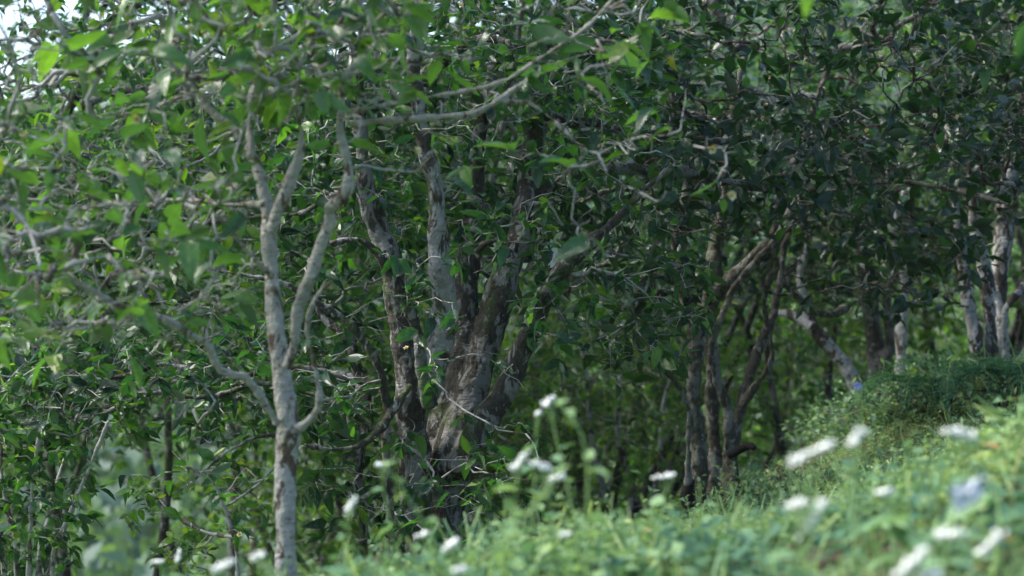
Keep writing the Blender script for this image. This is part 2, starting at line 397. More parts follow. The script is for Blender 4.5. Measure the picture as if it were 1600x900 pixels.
def tree(name, label, cat, base, limbs, boxes, seed, bark, twig, leafm, size, att0=None, per_tip=(3, 6), along=.45, skip=.1,
         tintmu=.45, voxel=.009, flowers=0, group=None, zw=1.5, thr=.0048, extra_targets=None, targets=None, seg=.045, wob=.15, tip=.0018, nl=4, remesh=True, fold=.25, nbranch=60, apart=None):
    rng = np.random.default_rng(seed)
    root = thing(name, label, cat, base, group)
    T = vol(boxes, rng) if targets is None else targets
    if extra_targets is not None: T = np.vstack([T, extra_targets])
    paths, PP, DD, R, nf = grow(limbs, T, rng, zw=zw, att0=att0, seg=seg, wob=wob, tip=tip)
    # trunk: the stems fused into one skin
    for tk_name, sel, mt in [('trunk', [l for i, l in enumerate(limbs) if i not in (apart or {})], bark)] + [('stem', [limbs[i]], m_) for i, m_ in (apart or {}).items()]:
        V, Q, Tr = tubes(sel, 12)
        tk = mesh_np(tk_name, V, Q, mt, root, base, tri=Tr)
        if not remesh: continue
        md = tk.modifiers.new('fuse', 'REMESH'); md.mode = 'VOXEL'; md.voxel_size = voxel; md.use_smooth_shade = True
        sm = tk.modifiers.new('soft', 'SMOOTH'); sm.iterations = 3; sm.factor = .6
        dm = tk.modifiers.new('lumps', 'DISPLACE'); dm.texture = TEX; dm.strength = voxel * 3.2; dm.mid_level = .5; dm.texture_coords = 'LOCAL'
        d2 = tk.modifiers.new('fine', 'DISPLACE'); d2.texture = TEX2; d2.strength = voxel * .7; d2.mid_level = .5; d2.texture_coords = 'LOCAL'
    cnt = {}
    for w in OWN: cnt[w] = cnt.get(w, 0) + 1
    big = sorted(cnt, key=lambda w: -cnt[w])[:nbranch]              # each main branch with its twigs is one part, the small rest one more
    for li in big + [-1]:
        mine = [p for p, w in zip(paths, OWN) if (w == li or (li == -1 and w not in big))]
        if not mine: continue
        Vs, Qs, Ts, off = [], [], [], 0
        for grp, sd_ in (([p for p in mine if p[1][1] > .006], 8), ([p for p in mine if p[1][1] <= .006], 4)):
            if not grp: continue
            V, Q, Tr = tubes(grp, sd_); Vs.append(V); Qs.append(Q + off); Ts.append(Tr + off); off += len(V)
        o = mesh_np('branch' if li >= 0 else 'twigs', np.vstack(Vs), np.vstack(Qs), twig, root, base, tri=np.vstack(Ts))
        if li < 0: o['kind'] = 'stuff'
    pos, d, nr, L = sample_leaves(paths, rng, per_tip, size, thr, skip, along)
    # brightness of leaf colour runs in clumps
    cl = np.array([noise.noise(Vector(p * 1.7)) for p in pos])
    tint = np.clip(tintmu + cl * .35 + rng.normal(0, .21, len(pos)), 0, .93)
    tint[rng.random(len(pos)) < .0015] = 1.0
    V, Q, uv, tt = leaf_arrays(pos, d, nr, L, tint, rng=rng, nl=nl, fold=fold)
    mesh_np('crown', V, Q, leafm, root, base, uv=uv, tint=tt)
    tips = np.array([p[0][-1] for p in paths])
    for k in range(flowers):
        p = tips[rng.integers(len(tips))]
        add_flower(root, base, p + np.array([0, 0, -.01]), rng)
    print(name, 'paths', len(paths), 'leaves', len(pos))
    return root, paths
def add_flower(root, base, p, rng, s=1.0):
    o = bpy.data.objects.new('flower', FLOWERS[int(rng.integers(3))]); COL.objects.link(o); o.parent = root
    o.location = tuple(float(v) for v in (np.asarray(p) - np.asarray(base)))
    o.rotation_euler = (rng.uniform(.3, 2.4), rng.uniform(-.6, .6), rng.uniform(-1.2, 1.2)); o.scale = (s,) * 3

def base_at(px, Y, sink=.05):
    x = (px - 800) / F * Y; return np.array([x, Y, gz(x, Y) - sink])
def rooted(spec, Y0, extra=.0):
    """prolong a limb's first row down to the ground"""
    r = spec[0]; Y = Y0 + (r[3] if len(r) > 3 else 0); x = (r[0] - 800) / F * Y
    z = gz(x, Y) - .06; py = 450 - z / Y * F
    if py > r[1] + 8: return [(r[0] + extra, py, r[2] * 1.25, *r[3:])] + list(spec)
    return list(spec)

# ------------------------------------------------------------------ ground sheet
def build_ground():
    def grid(a, b, n, p=3.):
        t = np.linspace(-1, 1, n); return a + b * np.sign(t) * np.abs(t) ** p
    gx = np.unique(np.r_[grid(0, 700, 90), np.linspace(-6, 6, 121)]); gy = np.unique(np.r_[grid(9, 700, 90), np.linspace(0, 18, 181)])
    X, Y = np.meshgrid(gx, gy); Z = ground(X.ravel(), Y.ravel())
    nzv = np.array([noise.fractal(Vector((x * 1.3, y * 1.3, 0)), 1, 2, 4) for x, y in zip(X.ravel(), Y.ravel())])
    Z = Z + nzv * .035
    V = np.c_[X.ravel(), Y.ravel(), Z]; nx = len(gx)
    i = (np.arange(len(gy) - 1)[:, None] * nx + np.arange(nx - 1)[None]).ravel()
    Q = np.stack([i, i + 1, i + nx + 1, i + nx], -1)
    m, t, b, out = new_mat('soil_and_litter'); L = t.links.new
    tc = t.nodes.new('ShaderNodeTexCoord')
    n1 = t.nodes.new('ShaderNodeTexNoise'); n1.inputs['Scale'].default_value = 3; n1.inputs['Detail'].default_value = 8
    n2 = t.nodes.new('ShaderNodeTexNoise'); n2.inputs['Scale'].default_value = 40; n2.inputs['Detail'].default_value = 5
    L(tc.outputs['Object'], n1.inputs[0]); L(tc.outputs['Object'], n2.inputs[0])
    c = mixc(t, ramp_out(t, n2.outputs[0], [(.35, (0, 0, 0)), (.65, (1, 1, 1))]), (.045, .032, .02), (.12, .085, .05))
    c = mixc(t, ramp_out(t, n1.outputs[0], [(.40, (0, 0, 0)), (.55, (1, 1, 1))]), c, (.055, .095, .025))
    L(c, b.inputs['Base Color']); b.inputs['Roughness'].default_value = .95
    bp = t.nodes.new('ShaderNodeBump'); bp.inputs['Strength'].default_value = 1; bp.inputs['Distance'].default_value = .03; L(n2.outputs[0], bp.inputs['Height']); L(bp.outputs[0], b.inputs['Normal'])
    o = mesh_np('ground', V, Q, m); o['kind'] = 'structure'
build_ground()

# ------------------------------------------------------------------ the trees near the camera
# slim pale tree in front, left
Y1 = 6.5
b1 = base_at(446, Y1)
THIN = .84
L1 = [
 limb(rooted([(446,905,44),(446,780,38),(448,680,42),(442,580,36),(431,500,30),(425,420,27),(423,350,27),(412,300,24),(395,250,22),(365,205,21),(335,180,20),(308,150,18),(290,112,16),(270,60,12),(262,0,9)], Y1), Y1, .25, seed=1),
 limb([(425,365,24),(442,325,26),(457,285,24),(468,245,20),(470,205,15),(462,160,14),(470,100,11),(500,40,9)], Y1, -.15, seed=2),
 limb([(450,570,24),(459,525,24),(462,480,25),(484,432,27),(498,392,22),(512,352,26),(512,325,22),(540,302,25),(551,262,20),(539,212,20),(534,165,14),(545,110,12),(590,60,9),(640,10,7)], Y1, -.35, wob=.03, seed=3),
 limb([(432,662,22),(408,622,17),(385,590,16),(345,578,16),(325,535,14),(290,515,13),(245,490,12),(190,478,11),(140,450,9),(70,430,7),(0,425,5)], Y1, -.6, seed=4),
 limb([(462,668,18),(488,645,15),(498,622,13),(492,570,12),(480,520,12),(492,470,10),(520,440,7)], Y1, -.2, seed=5),
 limb([(392,245,16),(388,210,14),(390,165,13),(402,130,16),(440,120,15),(470,140,12)], Y1, .2, seed=6),
 limb([(400,135,18),(420,150,22),(445,142,20),(455,165,14),(448,190,12)], Y1, .1, seed=7),
 limb([(300,145,14),(280,150,8),(200,180,8),(100,190,6),(0,210,5)], Y1, -.5, seed=8),
 limb([(545,175,12),(600,165,12),(680,150,12),(740,140,12),(800,118,11),(850,85,9),(900,55,8),(940,20,7),(985,-40,6)], Y1, -.3, wob=.02, seed=9),
 limb([(545,190,12),(620,185,12),(690,182,12),(745,178,11),(790,150,10),(840,118,9),(880,95,8),(925,82,6),(960,75,4)], Y1, .0, wob=.02, seed=10),
 limb([(775,158,9),(810,160,8),(830,162,8),(862,185,8),(885,205,8),(905,228,7),(935,240,7),(965,226,6),(1005,214,6),(1045,212,5),(1085,228,4)], Y1, -.1, wob=.006, seed=11),
 limb([(935,240,6),(945,262,6),(958,283,5),(985,293,5),(1000,300,4)], Y1-.1, -.1, wob=.005, seed=12),
 limb([(425,430,14),(395,400,8),(330,330,8),(250,318,8),(150,325,7),(60,330,6),(-60,320,4)], Y1, -.9, seed=13),
 limb([(412,320,12),(350,318,9),(280,312,8),(200,322,8),(120,300,6),(20,290,4)], Y1, .5, seed=14),
 limb([(362,210,10),(400,180,8),(420,150,8),(480,120,8),(560,60,7),(640,-30,5)], Y1, -.5, seed=15),
]
ex1 = np.array([at(925,385,6.3), at(918,360,6.35), at(1050,320,6.2), at(1040,300,6.25), at(1130,270,6.3), at(1110,235,6.3), at(1150,235,6.35),
                at(985,90,6.4), at(970,70,6.4), at(810,240,6.2), at(800,225,6.25), at(525,235,6.0), at(520,150,6.0), at(560,200,6.1), at(1140,320,6.35), at(1000,290,6.3), at(900,250,6.3), at(680,225,6.2)])
T1, P1 = tree('tea_tree', 'slim pale barked tea tree in front on the left, with bare twigs to the right', 'tree', b1, L1,
  [(-250,420,-250,560,5.6,7.3,760), (200,720,-350,170,5.6,7.3,520), (560,1080,-150,300,5.9,7.0,60), (-200,420,250,560,5.5,7.2,230), (340,640,-50,180,6.0,6.9,230)],
  3, B_PALE, B_TWIG, M_LEAFL, (.08, .145), att0=[.55,.2,.45,.25,.5,.3,0,.1,.15,.1,.1,.2,.1,.1,.1], per_tip=(1, 4), along=.12, skip=.6, tintmu=.5, voxel=.007, extra_targets=ex1, flowers=10, seg=.04, thr=.005, wob=.17, tip=.0024)
r_ = np.random.default_rng(5)
for (px, py, Y) in [(215,185,6.1),(408,42,6.2),(215,430,6.0),(650,236,6.3),(1112,232,6.3),(1142,305,6.3),(75,335,6.1)]: add_flower(T1, b1, at(px, py, Y), r_, 1.2)

# great many-stemmed tree in the middle
THIN = 1.0
Y2 = 9.0
b2 = base_at(690, Y2 + .1)
L2 = [
 limb(rooted([(700,860,70),(700,780,80),(703,700,88),(715,620,60),(728,520,40),(733,440,38),(738,380,36),(742,300,30),(750,220,24),(765,130,18),(790,30,12)], Y2+.1), Y2+.1, .2, seed=21),
 limb(rooted([(652,870,44),(648,780,48),(645,700,48),(640,620,46),(632,540,44),(620,460,42),(600,390,38),(583,320,34),(575,250,28),(560,170,20),(555,80,15),(530,-20,10)], Y2), Y2, -.3, seed=22),
 limb([(679,628,10),(681,605,28),(684,560,38),(690,490,40),(690,430,40),(682,360,34),(678,290,28),(660,210,24),(650,120,20),(655,60,26),(660,0,16)], Y2-.05, -.35, seed=23),
 limb([(700,740,70),(722,660,58),(748,570,46),(768,500,44),(790,430,44),(812,360,42),(824,290,36),(838,210,30),(842,140,24),(860,60,16),(880,-30,10)], Y2+.05, .3, seed=24),
 limb([(725,740,50),(755,670,46),(790,615,38),(815,560,34),(838,500,32),(858,450,30),(885,412,30),(912,392,26),(950,360,16),(1000,300,12),(1050,260,9)], Y2-.05, -.2, seed=25),
 limb([(672,640,26),(660,585,22),(655,535,20),(635,480,20),(612,430,20),(590,390,18),(560,375,14),(520,380,12)], Y2-.25, -.2, seed=26),
 limb(rooted([(612,880,16),(608,780,14),(606,700,14),(604,640,14),(590,570,14),(560,520,13),(530,490,13),(490,470,11),(430,440,9),(330,420,7)], Y2-.2), Y2-.2, -.3, seed=27),
 limb([(628,860,16),(560,760,14),(575,640,20),(555,580,20),(540,530,16),(505,500,14),(480,440,10)], Y2+.1, .3, seed=28),
 limb([(606,690,12),(540,640,11),(470,610,11),(400,600,11),(330,620,10),(250,610,9),(180,640,7),(100,650,6),(30,610,4)], Y2-.2, .2, wob=.03, seed=29),
 limb([(590,600,12),(520,580,11),(430,575,11),(350,590,9),(260,570,8),(160,590,7),(60,580,6),(-40,600,4)], Y2-.1, .5, wob=.03, seed=30),
 limb([(640,600,12),(570,690,10),(500,700,9),(420,680,8),(350,710,7),(290,760,5),(250,780,4)], Y2-.3, -.4, wob=.03, seed=31),
 limb([(580,300,18),(540,300,12),(480,330,10),(400,340,9),(300,350,7)], Y2, .6, wob=.03, seed=32),
 limb([(820,320,20),(870,290,18),(930,270,18),(1000,262,18),(1070,268,17),(1140,282,14),(1200,300,10)], Y2+.2, .8, wob=.03, seed=33),
 limb([(842,170,20),(890,190,16),(930,190,16),(990,205,14),(1060,215,12),(1140,220,9)], Y2+.2, .4, wob=.03, seed=34),
 limb([(660,120,20),(700,100,18),(760,60,14),(820,70,12),(900,40,9)], Y2, -.4, wob=.03, seed=35),
 limb([(800,400,10),(760,410,10),(745,395,9),(770,378,9),(830,380,8),(870,380,6)], Y2-.3, -.2, wob=.01, seed=36),
]
T2, P2 = tree('tea_tree', 'great old tea tree with a cluster of thick mossy stems in the middle', 'tree', b2, L2,
  [(430,1120,-420,180,7.8,10.4,1150), (420,1080,60,380,8.3,10.4,620), (-120,600,500,690,8.2,9.8,430), (880,1120,280,600,8.8,10.2,170), (420,640,-100,700,9.0,10.4,420), (540,900,200,480,9.3,10.4,260),
   (300,1050,-760,-400,7.8,10.6,420), (600,860,640,860,8.2,8.8,110), (600,900,300,640,8.2,8.9,75), (480,660,620,860,8.6,9.3,70)],
  8, B_BIG, B_TWIG, M_LEAF, (.06, .12), att0=[.5,.5,.45,.45,.45,.3,.3,.3,.1,.1,.2,.1,.1,.1,.1,.1], per_tip=(2, 6), along=.28, skip=.28, tintmu=.30, voxel=.010, flowers=16, tip=.0016, apart={2: B_LICHEN})
for (px, py, Y) in [(724,650,8.6),(635,545,8.7),(722,8,8.6),(868,395,9.4)][:3]: add_flower(T2, b2, at(px, py, Y), r_)

# dark tree with slender stems, right of the middle
Y4 = 11.0
b4 = base_at(1110, Y4)
L4 = [
 limb(rooted([(1092,792,30),(1090,700,25),(1084,600,25),(1088,540,25),(1078,490,22),(1062,430,20),(1055,370,20),(1066,330,18),(1075,260,14),(1060,180,10),(1030,80,8)], Y4), Y4, -.2, seed=41),
 limb(rooted([(1112,770,24),(1116,650,22),(1110,560,22),(1106,500,26),(1114,445,32),(1118,400,24),(1132,330,20),(1140,250,16),(1150,160,12),(1170,60,9)], Y4+.1), Y4+.1, .3, seed=42),
 limb([(1112,462,26),(1150,428,20),(1182,398,18),(1208,365,18),(1216,320,16),(1225,280,14),(1245,250,12),(1270,180,10),(1300,80,8)], Y4+.1, .1, seed=43),
 limb(rooted([(1137,770,20),(1140,700,18),(1135,640,16),(1118,590,13),(1112,540,12),(1128,495,13),(1150,450,15),(1185,405,15),(1215,370,14),(1240,320,12),(1262,280,10),(1320,220,8)], Y4+.15), Y4+.15, -.4, seed=44),
 limb(rooted([(1142,760,22),(1142,700,20),(1158,640,18),(1170,590,16),(1190,540,16),(1212,495,15),(1222,430,13),(1228,380,13),(1250,340,11),(1300,300,9),(1380,280,7)], Y4), Y4, .5, seed=45),
 limb([(1160,635,12),(1185,598,12),(1207,562,11),(1202,515,10),(1196,455,10),(1212,415,11),(1205,385,9),(1240,350,8)], Y4+.05, -.3, seed=46),
 limb(rooted([(1078,785,14),(1073,700,11),(1076,645,11),(1060,600,10),(1030,568,9),(1000,545,7),(985,500,6),(960,450,5)], Y4-.1), Y4-.1, -.4, seed=47),
 limb([(1062,440,14),(1020,430,10),(980,440,9),(930,430,8),(890,445,6)], Y4, -.8, wob=.03, seed=48),
 limb([(1222,440,12),(1260,480,13),(1300,490,12),(1350,465,9),(1400,455,7),(1460,465,5)], Y4+.4, .8, wob=.02, seed=49),
 limb([(1060,330,14),(1010,300,12),(950,300,10),(900,320,8)], Y4, -.5, wob=.03, seed=50),
 limb([(1225,300,12),(1300,290,11),(1400,280,10),(1500,300,8),(1580,320,6)], Y4+.2, -.8, wob=.03, seed=51),
]
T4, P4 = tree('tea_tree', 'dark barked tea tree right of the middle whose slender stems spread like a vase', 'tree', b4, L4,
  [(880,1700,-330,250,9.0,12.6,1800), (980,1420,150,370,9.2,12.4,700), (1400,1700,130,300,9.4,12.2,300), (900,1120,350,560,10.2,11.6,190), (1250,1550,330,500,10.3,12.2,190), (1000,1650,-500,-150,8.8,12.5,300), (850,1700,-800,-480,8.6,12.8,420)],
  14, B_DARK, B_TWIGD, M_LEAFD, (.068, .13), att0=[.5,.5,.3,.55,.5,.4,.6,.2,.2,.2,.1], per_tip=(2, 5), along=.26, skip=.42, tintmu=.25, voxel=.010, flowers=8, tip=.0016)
for (px, py, Y) in [(1467,228,9.6),(1493,182,9.6),(1460,182,9.7),(1408,117,9.6),(1375,100,9.5),(1257,90,9.5),(1483,222,9.5),(1193,185,9.5),(1196,165,9.6),(1355,205,9.9),(984,155,9.9),(1555,215,9.8),(1216,255,9.9)]: add_flower(T4, b4, at(px, py, Y), r_, 1.1)
stub = limb([(1140,712,12),(1155,703,13),(1170,697,12),(1178,700,9)], Y4-.1, -.1, wob=.01, seed=52)
V, Q, Tr = tubes([stub], 10); o = mesh_np('broken_branch', V, Q, M_ROT, T4, b4, tri=Tr); o['label'] = 'black broken branch stub'
kn = limb([(1076,800,14),(1074,775,26),(1078,750,16)], Y4-.15, 0, wob=.02, seed=53)
V, Q, Tr = tubes([kn], 10); o = mesh_np('root_knot', V, Q, M_ROT, T4, b4, tri=Tr); o['label'] = 'blackened knot at the foot'

# trees further right
def small(name, label, px, Y, limbs_px, boxes, seed, bark, size=(.07,.12), tintmu=.3, flowers=3, twig=B_TWIGD, leafm=None, **k):
    b = base_at(px, Y)
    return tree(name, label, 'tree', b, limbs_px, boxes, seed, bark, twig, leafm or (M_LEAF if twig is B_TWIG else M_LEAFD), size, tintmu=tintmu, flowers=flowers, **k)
Y5 = 13.5
small('tea_tree', 'leaning tea tree with a white streaked lower stem curving left', 1350, Y5,
  [limb(rooted([(1350,650,26),(1335,595,24),(1312,560,22),(1292,535,22),(1270,510,20),(1258,470,16),(1250,435,14),(1262,380,11),(1240,300,8)], Y5), Y5, .1, seed=61),
   limb([(1272,512,16),(1245,497,15),(1225,490,12),(1205,492,7)], Y5, .4, seed=62)],
  [(1080,1420,250,470,13,15.5,160), (1050,1400,150,350,13.2,15.5,120)], 61, B_MIX, att0=[.5,.3], per_tip=(3,6))
small('tea_tree', 'thick dark brown tea tree trunk behind the leaning white streaked one', 1378, 14.0,
  [limb(rooted([(1375,640,36),(1372,570,34),(1362,500,30),(1355,430,28),(1345,360,24),(1340,290,18),(1320,200,12)], 14.0), 14.0, .2, seed=63),
   limb([(1378,600,26),(1390,540,20),(1385,480,16),(1400,410,12),(1430,340,9)], 14.0, -.2, seed=64)],
  [(1220,1560,150,440,13,15.5,230)], 62, B_DARK, att0=[.6,.4], per_tip=(3,6))
small('tea_tree', 'thin white tea trunk with a brown foot, standing alone left of the bank', 1408, 13.2,
  [limb(rooted([(1406,610,20),(1409,560,18),(1412,510,18),(1414,460,16),(1408,410,13),(1398,370,10),(1410,300,8)], 13.2), 13.2, .1, seed=65)],
  [(1300,1560,250,430,12.6,14.5,130)], 63, B_WHITE, att0=[.65], per_tip=(2,5))
Y6 = 12.0
small('tea_tree', 'tea tree with four straight white and brown stems on the right bank', 1540, Y6,
  [limb(rooted([(1532,655,26),(1524,590,24),(1520,520,23),(1513,450,21),(1503,400,18),(1496,350,14),(1488,290,10)], Y6), Y6, .1, seed=66),
   limb(rooted([(1552,660,22),(1554,590,20),(1550,520,20),(1542,460,20),(1535,400,22),(1520,340,16),(1530,260,10)], Y6), Y6, .2, seed=67),
   limb(rooted([(1575,640,14),(1572,570,13),(1570,520,13),(1572,480,12),(1590,455,11),(1620,420,9)], Y6-.2), Y6-.2, .0, seed=68),
   limb(rooted([(1562,650,30),(1560,560,28),(1558,470,30),(1562,400,32),(1568,330,28),(1580,250,20),(1600,150,14)], Y6+.45), Y6+.45, .2, seed=69)],
  [(1420,1760,-150,350,11,13.5,420)], 64, B_MIX, att0=[.6,.6,.6,.6], per_tip=(3,6), flowers=6)

# left background trees, bright and leafy
Y3 = 10.6
def rl(px, py, w, px2, py2, w2, Y, dy, seed, n=5, sag=12, wob=.035):
    rows = []
    rg = np.random.default_rng(seed)
    for i in range(n + 1):
        u = i / n; rows.append((px + (px2 - px) * u, py + (py2 - py) * u + (rg.normal(0, sag) if 0 < i < n else 0), w + (w2 - w) * u))
    return limb(rows, Y, dy, wob=wob, seed=seed)
small('tea_tree', 'broad leafy tea tree filling the upper left behind the slim pale tree', -130, Y3,
  [limb(rooted([(-130,900,60),(-120,760,50),(-90,640,44),(-60,520,40),(0,400,32),(60,280,24),(120,150,18),(180,30,12)], Y3), Y3, .3, seed=70),
   rl(-60,520,24,300,470,8,Y3,-.3,71), rl(-90,640,22,330,560,7,Y3,.2,72), rl(0,400,22,420,330,8,Y3,.2,73), rl(60,290,20,460,200,7,Y3,-.3,74),
   rl(-60,500,22,-300,300,8,Y3,-.3,75), rl(120,170,16,500,40,7,Y3,-.2,76), rl(30,340,18,-200,80,7,Y3,-.2,77), rl(-100,680,16,180,640,6,Y3,-.8,78)],
  [(-350,560,-380,250,9.4,12.2,1700), (-350,520,200,480,9.4,12.0,1250), (-350,460,430,650,9.2,11.8,600)], 71, B_BIG, size=(.06,.115), tintmu=.60, flowers=14, twig=B_TWIG,
  att0=[.35]+[.1]*8, per_tip=(2,6), along=.26, skip=.36, tip=.0020)
small('tea_bush', 'low leafy tea bush with thin upright stems in the bottom left corner', 40, 8.7,
  [limb(rooted([(40+dx,900,9),(40+dx*1.6,820,8),(40+dx*2.4,740,7),(40+dx*3+10,660,5)], 8.7), 8.7, dyy, seed=80+i) for i, (dx, dyy) in enumerate([(-60,.3),(-35,-.3),(-15,.2),(5,-.2),(22,.4),(40,-.3)])],
  [(-200,150,630,930,8.1,9.4,310), (-120,230,560,700,8.3,9.5,70)], 81, B_TWIG, size=(.05,.095), tintmu=.5, flowers=2, twig=B_TWIG, att0=[.2]*6, per_tip=(3,7), voxel=.006)
small('tea_bush', 'sparse tea sapling with drooping leafy twigs above the hazy gap, bottom left', 330, 8.6,
  [limb(rooted([(372,900,9),(366,840,8),(350,790,7),(330,750,6),(290,730,5)], 8.6), 8.6, -.2, seed=90),
   limb([(366,840,7),(320,830,6),(270,800,5),(240,770,4)], 8.6, .2, seed=91), limb([(352,792,6),(400,760,6),(440,720,5)], 8.6, .3, seed=92)],
  [(180,450,690,900,8.2,9.1,55)], 91, B_TWIG, size=(.06,.10), tintmu=.65, flowers=1, twig=B_TWIG, att0=[.2,.1,.1], per_tip=(2,5), voxel=.006)

# ------------------------------------------------------------------ rows of tea trees further back (three kinds, copied)
def row_tree(seed, h, spread, stems, ntarg, bark, tint, low=.62, half=.48, size=(.08, .13), leafm=None):
    leafm = leafm or M_LEAFL  # low rows: lighter leaf colour stands in for light from above
    rng = np.random.default_rng(seed); base = np.zeros(3); limbs = []
    for s in range(stems):
        a = rng.uniform(0, 6.28); lean = rng.uniform(.15, .5); r0 = rng.uniform(.03, .055)
        rows = []; p = np.array([math.cos(a) * .08, math.sin(a) * .08, -.25])
        for k in range(7):
            rows.append([*p, r0 * (1 - k / 8.5)])
            p = p + np.array([math.cos(a) * lean, math.sin(a) * lean, 1]) * h / 6.5 + rng.normal(0, .05, 3)
        P = catmull(rows, .08); limbs.append((P[:, :3], P[:, 3]))
    T = []
    while len(T) < ntarg:
        u = rng.uniform(-1, 1, 3)
        if (u ** 2).sum() > 1: continue
        if u[2] < -.2 and np.hypot(u[0], u[1]) < .45: continue
        T.append([u[0] * spread, u[1] * spread, h * low + u[2] * h * half])
    root, _ = tree('tea_tree', 'x', 'tree', base, limbs, [], seed, bark, B_TWIG, leafm, size, att0=[.3] * stems, per_tip=(4, 8), along=.4, skip=.05,
        tintmu=tint, targets=np.array(T), seg=.08, wob=.14, tip=.002, nl=2, remesh=False, flowers=0, thr=.006, nbranch=8)
    return root
KIND = [row_tree(201, 2.6, 1.45, 3, 620, B_BIG, .66), row_tree(202, 2.3, 1.3, 3, 520, B_MIX, .66), row_tree(203, 3.1, 1.7, 3, 760, B_DARK, .6),
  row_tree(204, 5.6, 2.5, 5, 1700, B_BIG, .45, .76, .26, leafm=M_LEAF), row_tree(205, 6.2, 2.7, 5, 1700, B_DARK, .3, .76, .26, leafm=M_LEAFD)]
spots = [ # px, Y, kind, turn, scale, label
 (985,14.6,1,.4,.80,'small tea tree with pale thin trunks seen just left of the dark vase tree'),
 (1250,15.8,0,1.9,.9,'leafy tea tree filling the gap right of the dark vase tree'),
 (860,16.5,2,2.6,.85,'tall leafy tea tree seen just right of the great old tree'),
 (1120,18,2,.9,1.,'tea tree in the blurred row behind the dark vase tree'),
 (1480,17,0,4.0,1.,'tea tree behind the four stems on the right bank'),
 (1660,15.5,2,5.1,1.,'tea tree at the right edge behind the bank'),
 (640,15,0,3.3,1.,'leafy tea tree directly behind the great old tree'),
 (520,15.5,2,1.1,1.,'leafy tea tree seen behind the trunk of the slim pale tree'),
 (-260,15,2,2.2,1.2,'leafy tea tree behind the left edge of the picture'),
 (1330,20,1,3.7,1.2,'distant tea tree seen between the dark vase tree and the leaning tree'),
 (960,21,2,4.6,1.1,'distant tea tree glimpsed left of the dark vase tree'),
 (760,20,0,.2,1.2,'distant tea tree glimpsed behind the thick stems'),
 (180,14.5,3,.6,1.,'tall leafy tea tree whose crown closes the sky at the upper left'),
 (560,15.5,4,2.,1.,'tall leafy tea tree behind the forks of the slim pale one'),
 (-120,18,4,1.,1.,'tall leafy tea tree behind the left edge, deeper than its neighbour'),
   (930,15.5,3,3.4,.9,'tall leafy tea tree above the gap right of the middle'),
 (1560,17,3,1.5,.8,'tall tea tree above and behind the right bank'),
 (360,20,3,4.4,1.2,'tall tea tree further back, filling the upper left gaps'),
 (740,20,3,2.5,1.1,'tall tea tree further back above the thick stems'),
]
back = [
 (1180,25,0,2.9,1.4),(1420,26,2,1.4,1.4),(1620,24,1,.7,1.5),(560,22,1,5.0,1.3),(880,27,2,3.0,1.4),(1020,24,1,1.,1.3),(1290,29,2,.3,1.5),(700,28,2,2.,1.4),(-200,21,1,2.4,1.3),(1780,19,2,3.5,1.4)]
used = set()
def put(kind, px, Y, rz, s, label, group, drop=0):
    src = KIND[kind]
    o = src if kind not in used else copy_tree(src); used.add(kind)
    x = (px - 800) / F * Y; o.location = (x, Y, gz(x, Y) - drop); o.rotation_euler = (0, 0, rz); o.scale = (s,) * 3
    o['label'] = label; o['category'] = 'tree'; o['group'] = group
for px, Y, k, rz, s, lab in spots: put(k, px, Y, rz, s, lab, 'tea trees in the rows behind')
for px, Y, k, rz, s in back: put(k, px, Y, rz, s, 'blurred tea tree far back in the rows, only its foliage showing', 'tea trees far back')

# ------------------------------------------------------------------ wooded valley side far away
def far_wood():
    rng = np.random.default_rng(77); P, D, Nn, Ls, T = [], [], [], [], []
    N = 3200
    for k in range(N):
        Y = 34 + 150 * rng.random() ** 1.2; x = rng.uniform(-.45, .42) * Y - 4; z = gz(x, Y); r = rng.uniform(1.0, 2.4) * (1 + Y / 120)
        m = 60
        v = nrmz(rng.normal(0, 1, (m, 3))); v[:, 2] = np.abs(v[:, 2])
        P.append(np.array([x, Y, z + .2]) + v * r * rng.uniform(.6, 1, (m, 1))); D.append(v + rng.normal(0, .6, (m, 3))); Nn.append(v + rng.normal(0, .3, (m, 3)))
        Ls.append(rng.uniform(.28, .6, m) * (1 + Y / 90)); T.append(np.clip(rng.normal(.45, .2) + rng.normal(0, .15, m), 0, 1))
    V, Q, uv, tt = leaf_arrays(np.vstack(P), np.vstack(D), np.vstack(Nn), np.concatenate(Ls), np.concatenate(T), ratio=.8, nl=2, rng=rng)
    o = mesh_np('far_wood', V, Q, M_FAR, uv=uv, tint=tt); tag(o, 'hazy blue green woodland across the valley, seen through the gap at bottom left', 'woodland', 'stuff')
far_wood()

